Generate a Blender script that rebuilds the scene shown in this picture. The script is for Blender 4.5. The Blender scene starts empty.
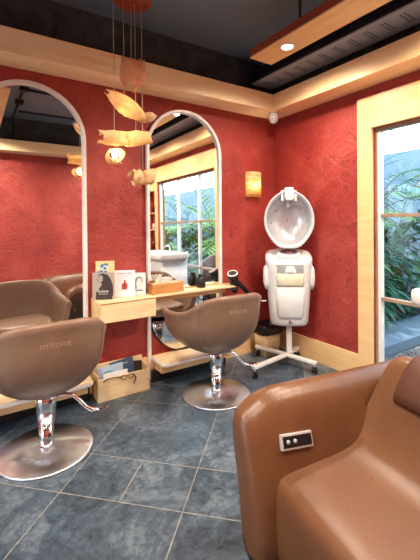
import bpy, bmesh, math, random
from mathutils import Vector as V, Matrix
PI = math.pi
random.seed(4)
S = bpy.context.scene
C = S.collection

# ------------------------------------------------------------------ node helpers
def srgb(r, g, b):
    f = lambda c: (c/255/12.92) if c/255 <= .04045 else ((c/255+.055)/1.055)**2.4
    return (f(r), f(g), f(b), 1)

class NT:
    def __init__(s, name):
        s.m = bpy.data.materials.new(name); s.m.use_nodes = True
        s.t = s.m.node_tree; s.n = s.t.nodes; s.b = s.n['Principled BSDF']; s.out = s.n['Material Output']
    def new(s, k, **kw):
        n = s.n.new(k)
        for a, v in kw.items(): setattr(n, a, v)
        return n
    def link(s, a, b): s.t.links.new(a, b)
    def coord(s, scale=(1, 1, 1), rot=(0, 0, 0), loc=(0, 0, 0)):
        c = s.new('ShaderNodeTexCoord'); m = s.new('ShaderNodeMapping')
        m.inputs['Scale'].default_value = scale; m.inputs['Rotation'].default_value = rot; m.inputs['Location'].default_value = loc
        s.link(c.outputs['Object'], m.inputs[0]); return m.outputs[0]
    def noise(s, vec, scale, detail=4, rough=.6, dist=0):
        n = s.new('ShaderNodeTexNoise'); n.inputs['Scale'].default_value = scale; n.inputs['Detail'].default_value = detail
        n.inputs['Roughness'].default_value = rough; n.inputs['Distortion'].default_value = dist
        s.link(vec, n.inputs['Vector']); return n.outputs['Fac']
    def ramp(s, fac, stops):
        r = s.new('ShaderNodeValToRGB'); e = r.color_ramp.elements
        e[0].position, e[0].color = stops[0]; e[1].position, e[1].color = stops[-1]
        for p, c in stops[1:-1]:
            x = e.new(p); x.color = c
        s.link(fac, r.inputs[0]); return r.outputs[0]
    def bump(s, h, strength, dist=.01):
        b = s.new('ShaderNodeBump'); b.inputs['Strength'].default_value = strength; b.inputs['Distance'].default_value = dist
        s.link(h, b.inputs['Height']); s.link(b.outputs[0], s.b.inputs['Normal'])
    def math(s, op, a, b=None):
        n = s.new('ShaderNodeMath', operation=op)
        for i, x in enumerate((a, b)):
            if x is None: continue
            if isinstance(x, (int, float)): n.inputs[i].default_value = x
            else: s.link(x, n.inputs[i])
        return n.outputs[0]

def plain(name, col, rough=.5, metal=0, emis=None, es=0, coat=0, trans=0, alpha=None):
    t = NT(name); b = t.b
    b.inputs['Roughness'].default_value = rough; b.inputs['Metallic'].default_value = metal
    b.inputs['Coat Weight'].default_value = coat; b.inputs['Transmission Weight'].default_value = trans
    v = t.noise(t.coord(), 9, 3)
    c2 = tuple(x*.88 for x in col[:3])+(1,)
    t.link(t.ramp(v, [(.35, c2), (.65, col)]), b.inputs['Base Color'])
    if emis: b.inputs['Emission Color'].default_value = emis; b.inputs['Emission Strength'].default_value = es
    return t.m

def wood(name, c1, c2, scale=(1, 12, 12), rough=.42):
    t = NT(name); b = t.b; b.inputs['Roughness'].default_value = rough
    co = t.coord(scale)
    n = t.noise(co, 2.2, 5, .6, .6)
    fine = t.noise(t.coord(tuple(x*5 for x in scale)), 3, 3)
    mx = t.math('ADD', t.math('MULTIPLY', n, .75), t.math('MULTIPLY', fine, .25))
    t.link(t.ramp(mx, [(.33, c2), (.52, c1), (.7, tuple(min(1, x*1.12) for x in c1[:3])+(1,))]), b.inputs['Base Color'])
    t.bump(fine, .12, .002); return t.m

def leather(name, c1, c2, rough=.42, sc=1.0):
    t = NT(name); b = t.b
    n = t.noise(t.coord(), 3*sc, 4); t.link(t.ramp(n, [(.3, c2), (.7, c1)]), b.inputs['Base Color'])
    vo = t.new('ShaderNodeTexVoronoi'); vo.inputs['Scale'].default_value = 260; t.link(t.coord(), vo.inputs['Vector'])
    t.link(t.ramp(n, [(.3, (rough+.08,)*3+(1,)), (.7, (rough-.05,)*3+(1,))]), b.inputs['Roughness'])
    t.bump(vo.outputs['Distance'], .18, .002); return t.m

WOODC1, WOODC2 = srgb(234, 194, 140), srgb(224, 180, 124)
M = {}
M['wood_x'] = wood('maple_along_x', WOODC1, WOODC2, (.8, 9, 9))
M['wood_y'] = wood('maple_along_y', WOODC1, WOODC2, (9, .8, 9))
M['wood_z'] = wood('maple_upright', WOODC1, WOODC2, (9, 9, .8))
M['band_x'] = wood('pale_ledge_board_along_x', srgb(250, 222, 178), srgb(240, 204, 152), (.8, 9, 9))
M['band_y'] = wood('pale_ledge_board_along_y', srgb(246, 208, 156), srgb(236, 190, 132), (9, .8, 9))
M['wood_dark'] = wood('honey_wood', srgb(200, 140, 84), srgb(176, 114, 62), (1, 9, 9))
M['ply'] = wood('pale_plywood', srgb(234, 206, 162), srgb(220, 184, 134), (1, 9, 9))
M['redwood'] = wood('red_brown_wood', srgb(150, 66, 34), srgb(116, 46, 22), (6, .8, 6))
M['barwood'] = wood('brown_frame_wood', srgb(158, 132, 108), srgb(136, 110, 88), (3, 3, 3))
M['white'] = plain('white_enamel', srgb(232, 226, 222), .35)
M['white_pl'] = plain('white_plastic', srgb(226, 229, 230), .3)
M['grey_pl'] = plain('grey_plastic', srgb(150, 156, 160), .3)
M['cream'] = plain('cream_plastic', srgb(222, 216, 190), .35)
M['black'] = plain('black_plastic', srgb(20, 19, 20), .35)
M['blackmet'] = plain('black_metal', srgb(26, 26, 28), .45)
M['bag'] = plain('black_bin_liner', srgb(16, 16, 18), .28)
M['paper_silver'] = plain('satin_silver', srgb(200, 196, 192), .3, .3)
M['silver'] = plain('pearly_silver_lining', srgb(196, 196, 202), .22, .35)
M['rubber'] = plain('black_rubber', srgb(22, 22, 22), .6)
M['chrome'] = plain('chrome', (.85, .85, .86, 1), .08, 1)
M['chair'] = leather('taupe_brown_leather', srgb(138, 108, 88), srgb(116, 88, 70), .34)
M['seam'] = plain('stitched_seam', srgb(120, 84, 64), .6)
M['emboss'] = plain('embossed_leather_letters', srgb(166, 138, 116), .3)
M['tan'] = leather('caramel_leather', srgb(114, 74, 48), srgb(90, 56, 34), .30)
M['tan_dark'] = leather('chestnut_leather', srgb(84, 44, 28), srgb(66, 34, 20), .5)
M['ceramic'] = plain('white_ceramic', srgb(238, 236, 232), .12, coat=.5)
M['paper'] = plain('white_paper', srgb(232, 230, 234), .6)
M['paper_grey'] = plain('grey_print', srgb(168, 158, 148), .5)
M['ink'] = plain('dark_ink', srgb(54, 44, 42), .6)
M['ink_soft'] = plain('soft_grey_ink', srgb(128, 128, 134), .6)
M['redink'] = plain('red_print', srgb(196, 62, 66), .5)
M['blueink'] = plain('blue_print', srgb(70, 130, 170), .5)
M['yellowink'] = plain('pale_yellow_print', srgb(226, 204, 150), .5)
M['teal'] = plain('teal_print', srgb(70, 160, 170), .5)
M['slateblue'] = plain('slate_blue_cover', srgb(74, 92, 118), .45)
M['lightblue'] = plain('pale_blue_cover', srgb(176, 198, 220), .4)
M['tissue'] = plain('white_tissue', srgb(240, 236, 232), .8)
M['yellowwall'] = plain('yellow_painted_niche', srgb(214, 170, 66), .6)
M['amber'] = plain('amber_glass', srgb(110, 52, 18), .12, coat=.6)
M['slate_edge'] = plain('slate_stone', srgb(120, 130, 140), .7)
M['bulb'] = plain('lit_bulb', (1, .9, .75, 1), .3, emis=(1, .83, .6, 1), es=14)
M['downlight'] = plain('lit_downlight', (1, .95, .85, 1), .3, emis=(1, .88, .68, 1), es=16)
M['concrete_path'] = plain('blue_grey_paving', srgb(116, 136, 156), .5)
M['trunk'] = plain('brown_stem', srgb(98, 84, 56), .8)

# brushed steel base
t = NT('brushed_steel'); b = t.b; b.inputs['Metallic'].default_value = 1; b.inputs['Roughness'].default_value = .32
b.inputs['Base Color'].default_value = (.78, .80, .83, 1); b.inputs['Anisotropic'].default_value = .85
tg = t.new('ShaderNodeTangent', direction_type='RADIAL', axis='Z'); t.link(tg.outputs[0], b.inputs['Tangent'])
t.bump(t.noise(t.coord((1, 1, 1)), 60, 2), .03, .001); M['steel'] = t.m

# mirror
t = NT('mirror_silver'); b = t.b; b.inputs['Metallic'].default_value = 1; b.inputs['Roughness'].default_value = .0
b.inputs['Base Color'].default_value = (.93, .94, .94, 1); M['mirror'] = t.m

# clear pane: transparent + fresnel gloss
def pane_mat(name, tint, gl=1.0):
    t = NT(name); tr = t.new('ShaderNodeBsdfTransparent'); tr.inputs[0].default_value = tint
    g = t.new('ShaderNodeBsdfGlossy'); g.inputs['Roughness'].default_value = .02
    f = t.new('ShaderNodeLayerWeight'); f.inputs[0].default_value = .5
    mx = t.new('ShaderNodeMixShader'); t.link(t.math('ADD', t.math('MULTIPLY', t.math('POWER', f.outputs['Facing'], 5), .5*gl), .03), mx.inputs[0]); t.link(tr.outputs[0], mx.inputs[1]); t.link(g.outputs[0], mx.inputs[2])
    t.link(mx.outputs[0], t.out.inputs[0]); return t.m
M['glass'] = pane_mat('window_glass', (.93, .98, 1, 1))

# translucent hood plastic
t = NT('translucent_hood_plastic'); b = t.b; b.inputs['Base Color'].default_value = srgb(206, 214, 220)
b.inputs['Roughness'].default_value = .12; b.inputs['Coat Weight'].default_value = .6
tr = t.new('ShaderNodeBsdfTransparent'); mx = t.new('ShaderNodeMixShader'); mx.inputs[0].default_value = .85
t.link(tr.outputs[0], mx.inputs[1]); t.link(b.outputs[0], mx.inputs[2]); t.link(mx.outputs[0], t.out.inputs[0]); M['hood'] = t.m

# veneer / fabric shades (translucent)
def shade_mat(name, c1, c2, tr=.5, sc=(30, 30, 30), em=None):
    t = NT(name); b = t.b; b.inputs['Roughness'].default_value = .7
    n = t.noise(t.coord(sc), 1.6, 5, .65, 1.2)
    col = t.ramp(n, [(.32, c2), (.6, c1)])
    t.link(col, b.inputs['Base Color'])
    tl = t.new('ShaderNodeBsdfTranslucent'); t.link(col, tl.inputs[0])
    mx = t.new('ShaderNodeMixShader'); mx.inputs[0].default_value = tr
    t.link(b.outputs[0], mx.inputs[1]); t.link(tl.outputs[0], mx.inputs[2]); t.link(mx.outputs[0], t.out.inputs[0])
    t.bump(n, .5, .004); return t.m
M['shade_lit'] = shade_mat('cream_fibre_shade', srgb(255, 236, 196), srgb(244, 206, 140), .5)
M['shade_salmon'] = shade_mat('salmon_fibre_shade', srgb(255, 218, 176), srgb(240, 180, 132), .55, (60, 60, 14))
M['shade_cream'] = shade_mat('pale_fibre_shade', srgb(244, 214, 168), srgb(228, 186, 130), .4)
# woven sconce
t = NT('woven_sconce_shade'); b = t.b; b.inputs['Roughness'].default_value = .7
co = t.coord((3, 3, 40)); n = t.noise(co, 1.6, 4, .55, 1.5)
col = t.ramp(n, [(.36, srgb(216, 166, 90)), (.5, srgb(252, 230, 178)), (.7, srgb(255, 244, 214))]); t.link(col, b.inputs['Base Color'])
tl = t.new('ShaderNodeBsdfTranslucent'); t.link(col, tl.inputs[0]); mx = t.new('ShaderNodeMixShader'); mx.inputs[0].default_value = .65
t.link(b.outputs[0], mx.inputs[1]); t.link(tl.outputs[0], mx.inputs[2]); t.link(mx.outputs[0], t.out.inputs[0]); M['sconce'] = t.m

# red trowelled plaster
t = NT('red_trowelled_plaster'); b = t.b
co = t.coord()
big = t.noise(co, 1.3, 6, .62, .4); mid = t.noise(co, 7, 6, .7, 1.5); fine = t.noise(co, 38, 5, .65, .8)
base = t.ramp(big, [(.3, srgb(130, 36, 31)), (.5, srgb(158, 50, 43)), (.70, srgb(184, 78, 68))])
pit = t.ramp(t.math('MULTIPLY', t.math('ADD', mid, fine), .5), [(.38, (1, 1, 1, 1)), (.455, (0, 0, 0, 1))])
mc = t.new('ShaderNodeMix', data_type='RGBA'); t.link(t.math('MULTIPLY', pit, .7), mc.inputs[0]); t.link(base, mc.inputs[6]); mc.inputs[7].default_value = srgb(96, 26, 22)
t.link(mc.outputs[2], b.inputs['Base Color'])
t.link(t.ramp(mid, [(.3, (.35,)*3+(1,)), (.7, (.55,)*3+(1,))]), b.inputs['Roughness'])
t.bump(t.math('ADD', t.math('MULTIPLY', mid, 1.0), t.math('MULTIPLY', fine, .5)), .8, .022); M['red'] = t.m

# dark upper plaster
t = NT('charcoal_plaster'); b = t.b; b.inputs['Roughness'].default_value = .75
n = t.noise(t.coord(), 5, 6, .7, 1); t.link(t.ramp(n, [(.35, srgb(36, 43, 48)), (.62, srgb(68, 75, 79))]), b.inputs['Base Color']); t.bump(n, .6, .02); M['charcoal'] = t.m
t = NT('blue_grey_ceiling_paint'); b = t.b; b.inputs['Roughness'].default_value = .6
n = t.noise(t.coord(), 1.6, 5, .6, .4); t.link(t.ramp(n, [(.3, srgb(102, 118, 132)), (.7, srgb(124, 138, 148))]), b.inputs['Base Color']); M['ceiling'] = t.m

# slate floor at 45 degrees
t = NT('slate_floor_tiles'); b = t.b
co = t.coord(rot=(0, 0, -PI/4)); sx = t.new('ShaderNodeSeparateXYZ'); t.link(co, sx.inputs[0])
# after the rotation x' = (X+Y)/sqrt2 , y' = (Y-X)/sqrt2
X_, Y_ = sx.outputs[0], sx.outputs[1]
W = .66
v = t.math('SUBTRACT', X_, 1.657); u = t.math('SUBTRACT', Y_, .488)
cellv = t.math('MULTIPLY', t.math('FRACT', t.math('DIVIDE', t.math('ADD', v, 99*.98), .98)), .98)    # rows .32 and .66 high
insmall = t.math('LESS_THAN', cellv, .32)
d1 = t.math('ABSOLUTE', t.math('SUBTRACT', cellv, .32)); d2 = t.math('MINIMUM', cellv, t.math('SUBTRACT', .98, cellv))
dv = t.math('MINIMUM', d1, d2)
fu = t.math('FRACT', t.math('DIVIDE', t.math('ADD', u, 66), W)); du = t.math('MULTIPLY', t.math('MINIMUM', fu, t.math('SUBTRACT', 1, fu)), W)
fh = t.math('ABSOLUTE', t.math('MULTIPLY', t.math('SUBTRACT', fu, .5), W))
duh = t.math('ADD', fh, t.math('MULTIPLY', t.math('SUBTRACT', 1, insmall), 9))
dist = t.math('MINIMUM', dv, t.math('MINIMUM', du, duh))
wob = t.math('MULTIPLY', t.math('SUBTRACT', t.noise(t.coord(), 24, 3), .5), .008)
grout = t.math('LESS_THAN', t.math('ADD', dist, wob), .0026)
cell = t.math('ADD', t.math('MULTIPLY', t.math('FLOOR', t.math('DIVIDE', t.math('ADD', u, 66), W)), 7.31),
              t.math('ADD', t.math('MULTIPLY', t.math('FLOOR', t.math('DIVIDE', t.math('ADD', v, 99*.98), .98)), 3.17), t.math('MULTIPLY', insmall, 1.7)))
wn = t.new('ShaderNodeTexWhiteNoise', noise_dimensions='1D'); t.link(cell, wn.inputs['W'])
n1 = t.noise(t.coord(), 3.2, 7, .68, .8); n2 = t.noise(t.coord(), 26, 5, .7, .5)
mixn = t.math('ADD', t.math('ADD', t.math('MULTIPLY', n1, .62), t.math('MULTIPLY', n2, .3)), t.math('MULTIPLY', wn.outputs[0], .09))
stone = t.ramp(mixn, [(.36, srgb(32, 42, 52)), (.5, srgb(70, 84, 97)), (.66, srgb(122, 134, 142))])
mc = t.new('ShaderNodeMix', data_type='RGBA'); t.link(grout, mc.inputs[0]); t.link(stone, mc.inputs[6]); mc.inputs[7].default_value = srgb(140, 136, 126)
t.link(mc.outputs[2], b.inputs['Base Color'])
t.link(t.ramp(n2, [(.3, (.26,)*3+(1,)), (.7, (.46,)*3+(1,))]), b.inputs['Roughness'])
t.bump(t.math('SUBTRACT', t.math('ADD', n1, t.math('MULTIPLY', n2, .6)), t.math('MULTIPLY', grout, .4)), .35, .01); M['floor'] = t.m

# perforated grey duct
t = NT('perforated_grey_sheet'); b = t.b; b.inputs['Roughness'].default_value = .45; b.inputs['Metallic'].default_value = .2
sx = t.new('ShaderNodeSeparateXYZ'); t.link(t.coord(), sx.inputs[0])
fy = t.math('FRACT', t.math('DIVIDE', t.math('ADD', sx.outputs[1], 20), .14))
fx = t.math('FRACT', t.math('DIVIDE', t.math('ADD', sx.outputs[0], 20), .026))
xin = t.math('MULTIPLY', t.math('GREATER_THAN', sx.outputs[0], 2.46), t.math('LESS_THAN', sx.outputs[0], 2.61))
two = t.math('ADD', t.math('MULTIPLY', t.math('GREATER_THAN', fy, .28), t.math('LESS_THAN', fy, .40)), t.math('MULTIPLY', t.math('GREATER_THAN', fy, .48), t.math('LESS_THAN', fy, .6)))
hole = t.math('MULTIPLY', t.math('MULTIPLY', two, xin), t.math('LESS_THAN', fx, .6))
mc = t.new('ShaderNodeMix', data_type='RGBA'); t.link(hole, mc.inputs[0]); mc.inputs[6].default_value = srgb(150, 156, 164); mc.inputs[7].default_value = srgb(12, 12, 14)
t.link(mc.outputs[2], b.inputs['Base Color']); M['perf'] = t.m

# garden
t = NT('gravel'); b = t.b; b.inputs['Roughness'].default_value = .9
vo = t.new('ShaderNodeTexVoronoi'); vo.inputs['Scale'].default_value = 42; t.link(t.coord(), vo.inputs['Vector'])
t.link(t.ramp(vo.outputs['Color'], [(.2, srgb(50, 48, 50)), (.8, srgb(140, 134, 132))]), b.inputs['Base Color']); t.bump(vo.outputs['Distance'], .8, .02); M['gravel'] = t.m
t = NT('pale_garden_render'); b = t.b; b.inputs['Roughness'].default_value = .85
n = t.noise(t.coord(), 2.2, 6, .65, .6); t.link(t.ramp(n, [(.3, srgb(96, 122, 140)), (.7, srgb(140, 162, 176))]), b.inputs['Base Color']); t.bump(n, .3, .02); M['gwall'] = t.m
def leafmat(name, a, c):
    t = NT(name); b = t.b; b.inputs['Roughness'].default_value = .35
    n = t.noise(t.coord(), 5, 3); col = t.ramp(n, [(.3, a), (.7, c)]); t.link(col, b.inputs['Base Color'])
    tl = t.new('ShaderNodeBsdfTranslucent'); t.link(col, tl.inputs[0]); mx = t.new('ShaderNodeMixShader'); mx.inputs[0].default_value = .35
    t.link(b.outputs[0], mx.inputs[1]); t.link(tl.outputs[0], mx.inputs[2]); t.link(mx.outputs[0], t.out.inputs[0]); return t.m
M['leaf1'] = leafmat('dark_green_leaf', srgb(36, 92, 62), srgb(70, 134, 84))
M['leaf2'] = leafmat('fresh_green_leaf', srgb(88, 142, 62), srgb(150, 186, 92))
M['leaf3'] = leafmat('blue_green_leaf', srgb(40, 96, 84), srgb(104, 158, 138))
M['leaf4'] = leafmat('white_striped_leaf', srgb(90, 128, 100), srgb(214, 226, 206))

# ------------------------------------------------------------------ mesh helpers
class MB:
    def __init__(s): s.bm = bmesh.new()
    def box(s, x0, x1, y0, y1, z0, z1, mi=0, xf=None):
        vs = [s.bm.verts.new((x, y, z)) for x in (x0, x1) for y in (y0, y1) for z in (z0, z1)]
        if xf: [setattr(v, 'co', xf @ v.co) for v in vs]
        for f in ((0, 1, 3, 2), (4, 6, 7, 5), (0, 4, 5, 1), (2, 3, 7, 6), (0, 2, 6, 4), (1, 5, 7, 3)):
            fc = s.bm.faces.new([vs[i] for i in f]); fc.material_index = mi
        return s
    def loft(s, rings, caps=True, closed=True, mi=0, smooth=True):
        R = [[s.bm.verts.new(p) for p in r] for r in rings]; n = len(R[0])
        for a, b_ in zip(R, R[1:]):
            for i in range(n if closed else n-1):
                f = s.bm.faces.new((a[i], a[(i+1) % n], b_[(i+1) % n], b_[i])); f.smooth = smooth; f.material_index = mi
        if caps and closed:
            for r in (R[0][::-1], R[-1]):
                try: f = s.bm.faces.new(r); f.material_index = mi
                except ValueError: pass
        return s
    def tube(s, pts, r, n=10, mi=0, caps=True):
        pts = [V(p) for p in pts]; rings = []; up = None
        for i, p in enumerate(pts):
            d = (pts[min(i+1, len(pts)-1)]-pts[max(i-1, 0)]).normalized()
            if up is None: up = d.orthogonal().normalized()
            up = (up-d*up.dot(d)).normalized(); w = d.cross(up)
            rr = r[i] if isinstance(r, (list, tuple)) else r
            rings.append([p+(up*math.cos(2*PI*k/n)+w*math.sin(2*PI*k/n))*rr for k in range(n)])
        return s.loft(rings, caps, mi=mi)
    def lathe(s, prof, c=(0, 0, 0), n=32, mi=0, axis=None, smooth=True):
        c = V(c); q = V((0, 0, 1)).rotation_difference(V(axis)).to_matrix() if axis else Matrix.Identity(3)
        return s.loft([[c+q@V((r*math.cos(2*PI*k/n), r*math.sin(2*PI*k/n), z)) for k in range(n)] for r, z in prof], mi=mi, smooth=smooth)
    def prism(s, poly, z0, z1, xf=None, mi=0):
        xf = xf or Matrix.Identity(4)
        return s.loft([[xf@V((x, y, z)) for x, y in poly] for z in (z0, z1)], mi=mi, smooth=False)

def obj(name, mb, mats, parent=None, bevel=0, sub=0, seg=2, label=None, autosm=False):
    bm = mb.bm if isinstance(mb, MB) else mb
    bmesh.ops.recalc_face_normals(bm, faces=bm.faces[:])
    me = bpy.data.meshes.new(name); bm.to_mesh(me); bm.free()
    for m in (mats if isinstance(mats, (list, tuple)) else [mats]): me.materials.append(m)
    o = bpy.data.objects.new(name, me); C.objects.link(o)
    if bevel:
        md = o.modifiers.new('bevel', 'BEVEL'); md.width = bevel; md.segments = seg; md.limit_method = 'ANGLE'; md.angle_limit = .7
    if sub:
        md = o.modifiers.new('sub', 'SUBSURF'); md.levels = sub; md.render_levels = sub
    if parent:
        o.parent = parent; o.matrix_parent_inverse = Matrix.Translation(parent.location).inverted() if not parent.rotation_euler.z else parent.matrix_basis.inverted()
    if label: o['label'] = label
    return o
def tag(o, label, cat, group=None, kind=None):
    o['label'] = label; o['category'] = cat
    if group: o['group'] = group
    if kind: o['kind'] = kind
    return o
def thing(name, label, cat, loc=(0, 0, 0), group=None, rz=0):
    o = bpy.data.objects.new(name, None); o.empty_display_size = .1; C.objects.link(o); o.location = loc; o.rotation_euler.z = rz
    return tag(o, label, cat, group)
def part_local(name, mb, mats, parent, **k):   # mesh given in the parent's own frame
    o = obj(name, mb, mats, None, **k); o.parent = parent; return o
def struct(name, mb, mats, parent=None, **k):
    o = obj(name, mb, mats, parent, **k)
    if not parent: o['kind'] = 'structure'
    return o
def curve_text(name, body, size, mat, xf, parent=None, ext=.0006, fn=None, align='CENTER'):
    cu = bpy.data.curves.new(name, 'FONT'); cu.body = body; cu.size = size; cu.extrude = ext; cu.align_x = align; cu.align_y = 'CENTER'
    cu.resolution_u = 3
    tmp = bpy.data.objects.new(name+'_tmp', cu); C.objects.link(tmp)
    dg = bpy.context.evaluated_depsgraph_get(); me = bpy.data.meshes.new_from_object(tmp.evaluated_get(dg)); bpy.data.objects.remove(tmp)
    if fn:
        for v_ in me.vertices: v_.co = fn(v_.co)
    else: me.transform(xf)
    me.materials.clear(); me.materials.append(mat)
    o = bpy.data.objects.new(name, me); C.objects.link(o)
    if parent: o.parent = parent
    return o

# ------------------------------------------------------------------ room
XR, YW, YB, XL, ZC, ZB, ZT, PR = 2.85, 3.0, -.62, -2.4, 3.11, 2.535, 2.705, .25
struct('floor', MB().box(XL-.1, XR+.12, YB-.1, YW+.1, -.1, 0), M['floor'])
struct('ceiling', MB().box(XL-.1, XR+.12, YB-.1, YW+.1, ZC, ZC+.12), M['ceiling'])
RC = [M['red'], M['charcoal']]
struct('wall_back', MB().box(XL-.1, XR+.12, YW, YW+.12, 0, ZB+.02).box(XL-.1, XR+.12, YW, YW+.12, ZB+.02, ZC, 1), RC)
struct('wall_front', MB().box(XL-.1, XR+.12, YB-.12, YB, 0, ZB+.02).box(XL-.1, XR+.12, YB-.12, YB, ZB+.02, ZC, 1), RC)
wy0, wy1, wz0, wz1 = -.10, 1.80, .04, 2.18     # window opening
ny0, ny1, nz0, nz1 = -.58, -.18, .95, 2.05     # niche opening
w = MB()
w.box(XR, XR+.12, wy1, YW, 0, ZB).box(XR, XR+.12, wy0, wy1, wz1, ZB).box(XR, XR+.12, wy0, wy1, 0, wz0).box(XR, XR+.12, ny1, wy0, 0, ZB)
w.box(XR, XR+.12, ny0, ny1, 0, nz0).box(XR, XR+.12, ny0, ny1, nz1, ZB).box(XR, XR+.12, YB, ny0, 0, ZB)
w.box(XR, XR+.12, YB, YW, ZB, ZC, 1)
struct('wall_right', w, RC)
lw0, lw1 = .3, 2.5
w = MB().box(XL-.12, XL, YB, lw0, 0, ZB).box(XL-.12, XL, lw1, YW, 0, ZB).box(XL-.12, XL, lw0, lw1, 2.3, ZB).box(XL-.12, XL, lw0, lw1, 0, .1).box(XL-.12, XL, YB, YW, ZB, ZC, 1)
struct('wall_left', w, RC)
# wooden ledge round the room below the ceiling
struct('trim_1', MB().box(XL, XR, YW-PR, YW, ZB, ZT), M['band_x'], bevel=.003)
struct('trim_2', MB().box(XR-PR, XR, YB+PR, YW-PR-.001, ZB, ZT), M['band_y'], bevel=.003)
struct('trim_3', MB().box(XL, XR, YB, YB+PR, ZB, ZT), M['band_x'], bevel=.003)
struct('trim_4', MB().box(XL, XL+PR, YB+PR, YW-PR-.001, ZB, ZT), M['band_y'], bevel=.003)
# baseboards
struct('baseboard_back', MB().box(XL, XR, YW-.018, YW, 0, .2), M['wood_x'], bevel=.003)
struct('baseboard_right', MB().box(XR-.018, XR, 1.94, YW-.018, 0, .215), M['wood_y'], bevel=.003)
struct('baseboard_front', MB().box(XL, XR, YB, YB+.018, 0, .2), M['wood_x'], bevel=.003)

# casing round window and niche
cz = 2.45
c = MB()
c.box(XR-.03, XR, wy1-.0, 1.935, 0, cz).box(XR-.03, XR, wy0, wy1, wz1, cz)
c.box(XR-.03, XR, ny1, wy0, 0, cz).box(XR-.06, XR, ny0-.03, ny1, nz1-.02, cz).box(XR-.03, XR, wy0, wy1, 0, wz0)
struct('trim_5', c, M['wood_y'], bevel=.003)
# window_1: frame, mullions, glass
fr = MB(); x0, x1 = XR+.02, XR+.075
fr.box(x0, x1, wy1-.022, wy1, wz0, wz1).box(x0, x1, wy0, wy0+.03, wz0, wz1).box(x0, x1, wy0+.03, wy1-.022, wz1-.03, wz1).box(x0, x1, wy0+.03, wy1-.022, wz0, wz0+.11)
win = struct('window_1', fr, M['barwood'], bevel=.003)
mu = MB(); iy0, iy1, iz0, iz1 = wy0+.03, wy1-.022, wz0+.11, wz1-.03
mu.box(x0+.005, x1-.005, iy1-.028, iy1, iz0, iz1).box(x0+.005, x1-.005, iy0, iy0+.03, iz0, iz1)
for y in (.61, 1.275): mu.box(x0+.005, x1-.005, y-.022, y+.022, iz0, iz1)
struct('window_stile', mu, M['white'], win, bevel=.002)
br = MB()
for z in (1.437, .735): br.box(x0, x1-.005, iy0+.03, iy1-.028, z-.014, z+.014)
struct('glazing_bar', br, M['barwood'], win, bevel=.002)
struct('window_pane', MB().box(XR+.045, XR+.049, iy0, iy1, iz0, iz1), M['glass'], win)
# window_added (unseen left glazing, added to let daylight in)
fr = MB()
for y in (lw0, 1.03, 1.76, lw1-.05): fr.box(XL-.08, XL-.03, y, y+.05, .1, 2.3)
fr.box(XL-.08, XL-.03, lw0, lw1, 2.25, 2.3).box(XL-.08, XL-.03, lw0, lw1, .1, .16)
win2 = struct('window_added', fr, M['white']); struct('window_pane', MB().box(XL-.058, XL-.054, lw0+.05, lw1-.05, .16, 2.25), M['glass'], win2)
# niche with bottles
n = MB().box(XR+.12, XR+.17, ny0-.02, ny0, nz0, nz1).box(XR+.12, XR+.17, ny1, ny1+.02, nz0, nz1).box(XR+.15, XR+.17, ny0, ny1, nz0, nz1).box(XR+.001, XR+.17, ny0, ny1, nz0-.02, nz0).box(XR+.12, XR+.17, ny0, ny1, nz1, nz1+.02)
struct('wall_niche', n, M['yellowwall'])
for z in (1.3, 1.62):
    tag(obj('wall_shelf', MB().box(XR+.02, XR+.15, ny0, ny1, z, z+.018), M['wood_y'], bevel=.002), 'thin wooden shelf in the yellow niche, %s of the two' % ('lower' if z < 1.5 else 'upper'), 'shelf', 'niche shelves')
k = 0
for z, where in ((nz0, 'bottom of the niche'), (1.318, 'lower niche shelf'), (1.638, 'upper niche shelf')):
    for j, y in enumerate((-.48, -.37, -.26)):
        h = (.2, .15, .17)[(j+k) % 3]; r = .026
        lab = ('window-side', 'middle', 'corner-side')[2-j]
        bt = thing('bottle', '%s %s bottle standing on the %s' % (lab, ('amber', 'white', 'black')[(j+k) % 3], where), 'bottle', (XR+.085, y, z), 'bottles in the yellow niche')
        part_local('bottle_body', MB().lathe([(.0, 0), (r, 0), (r, h*.62), (r*.35, h*.78), (r*.35, h*.84)], n=16), (M['amber'], M['white_pl'], M['black'])[(j+k) % 3], bt)
        part_local('bottle_cap', MB().lathe([(r*.45, h*.84), (r*.45, h), (0, h)], n=12), M['black'], bt)
    k += 1

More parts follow.
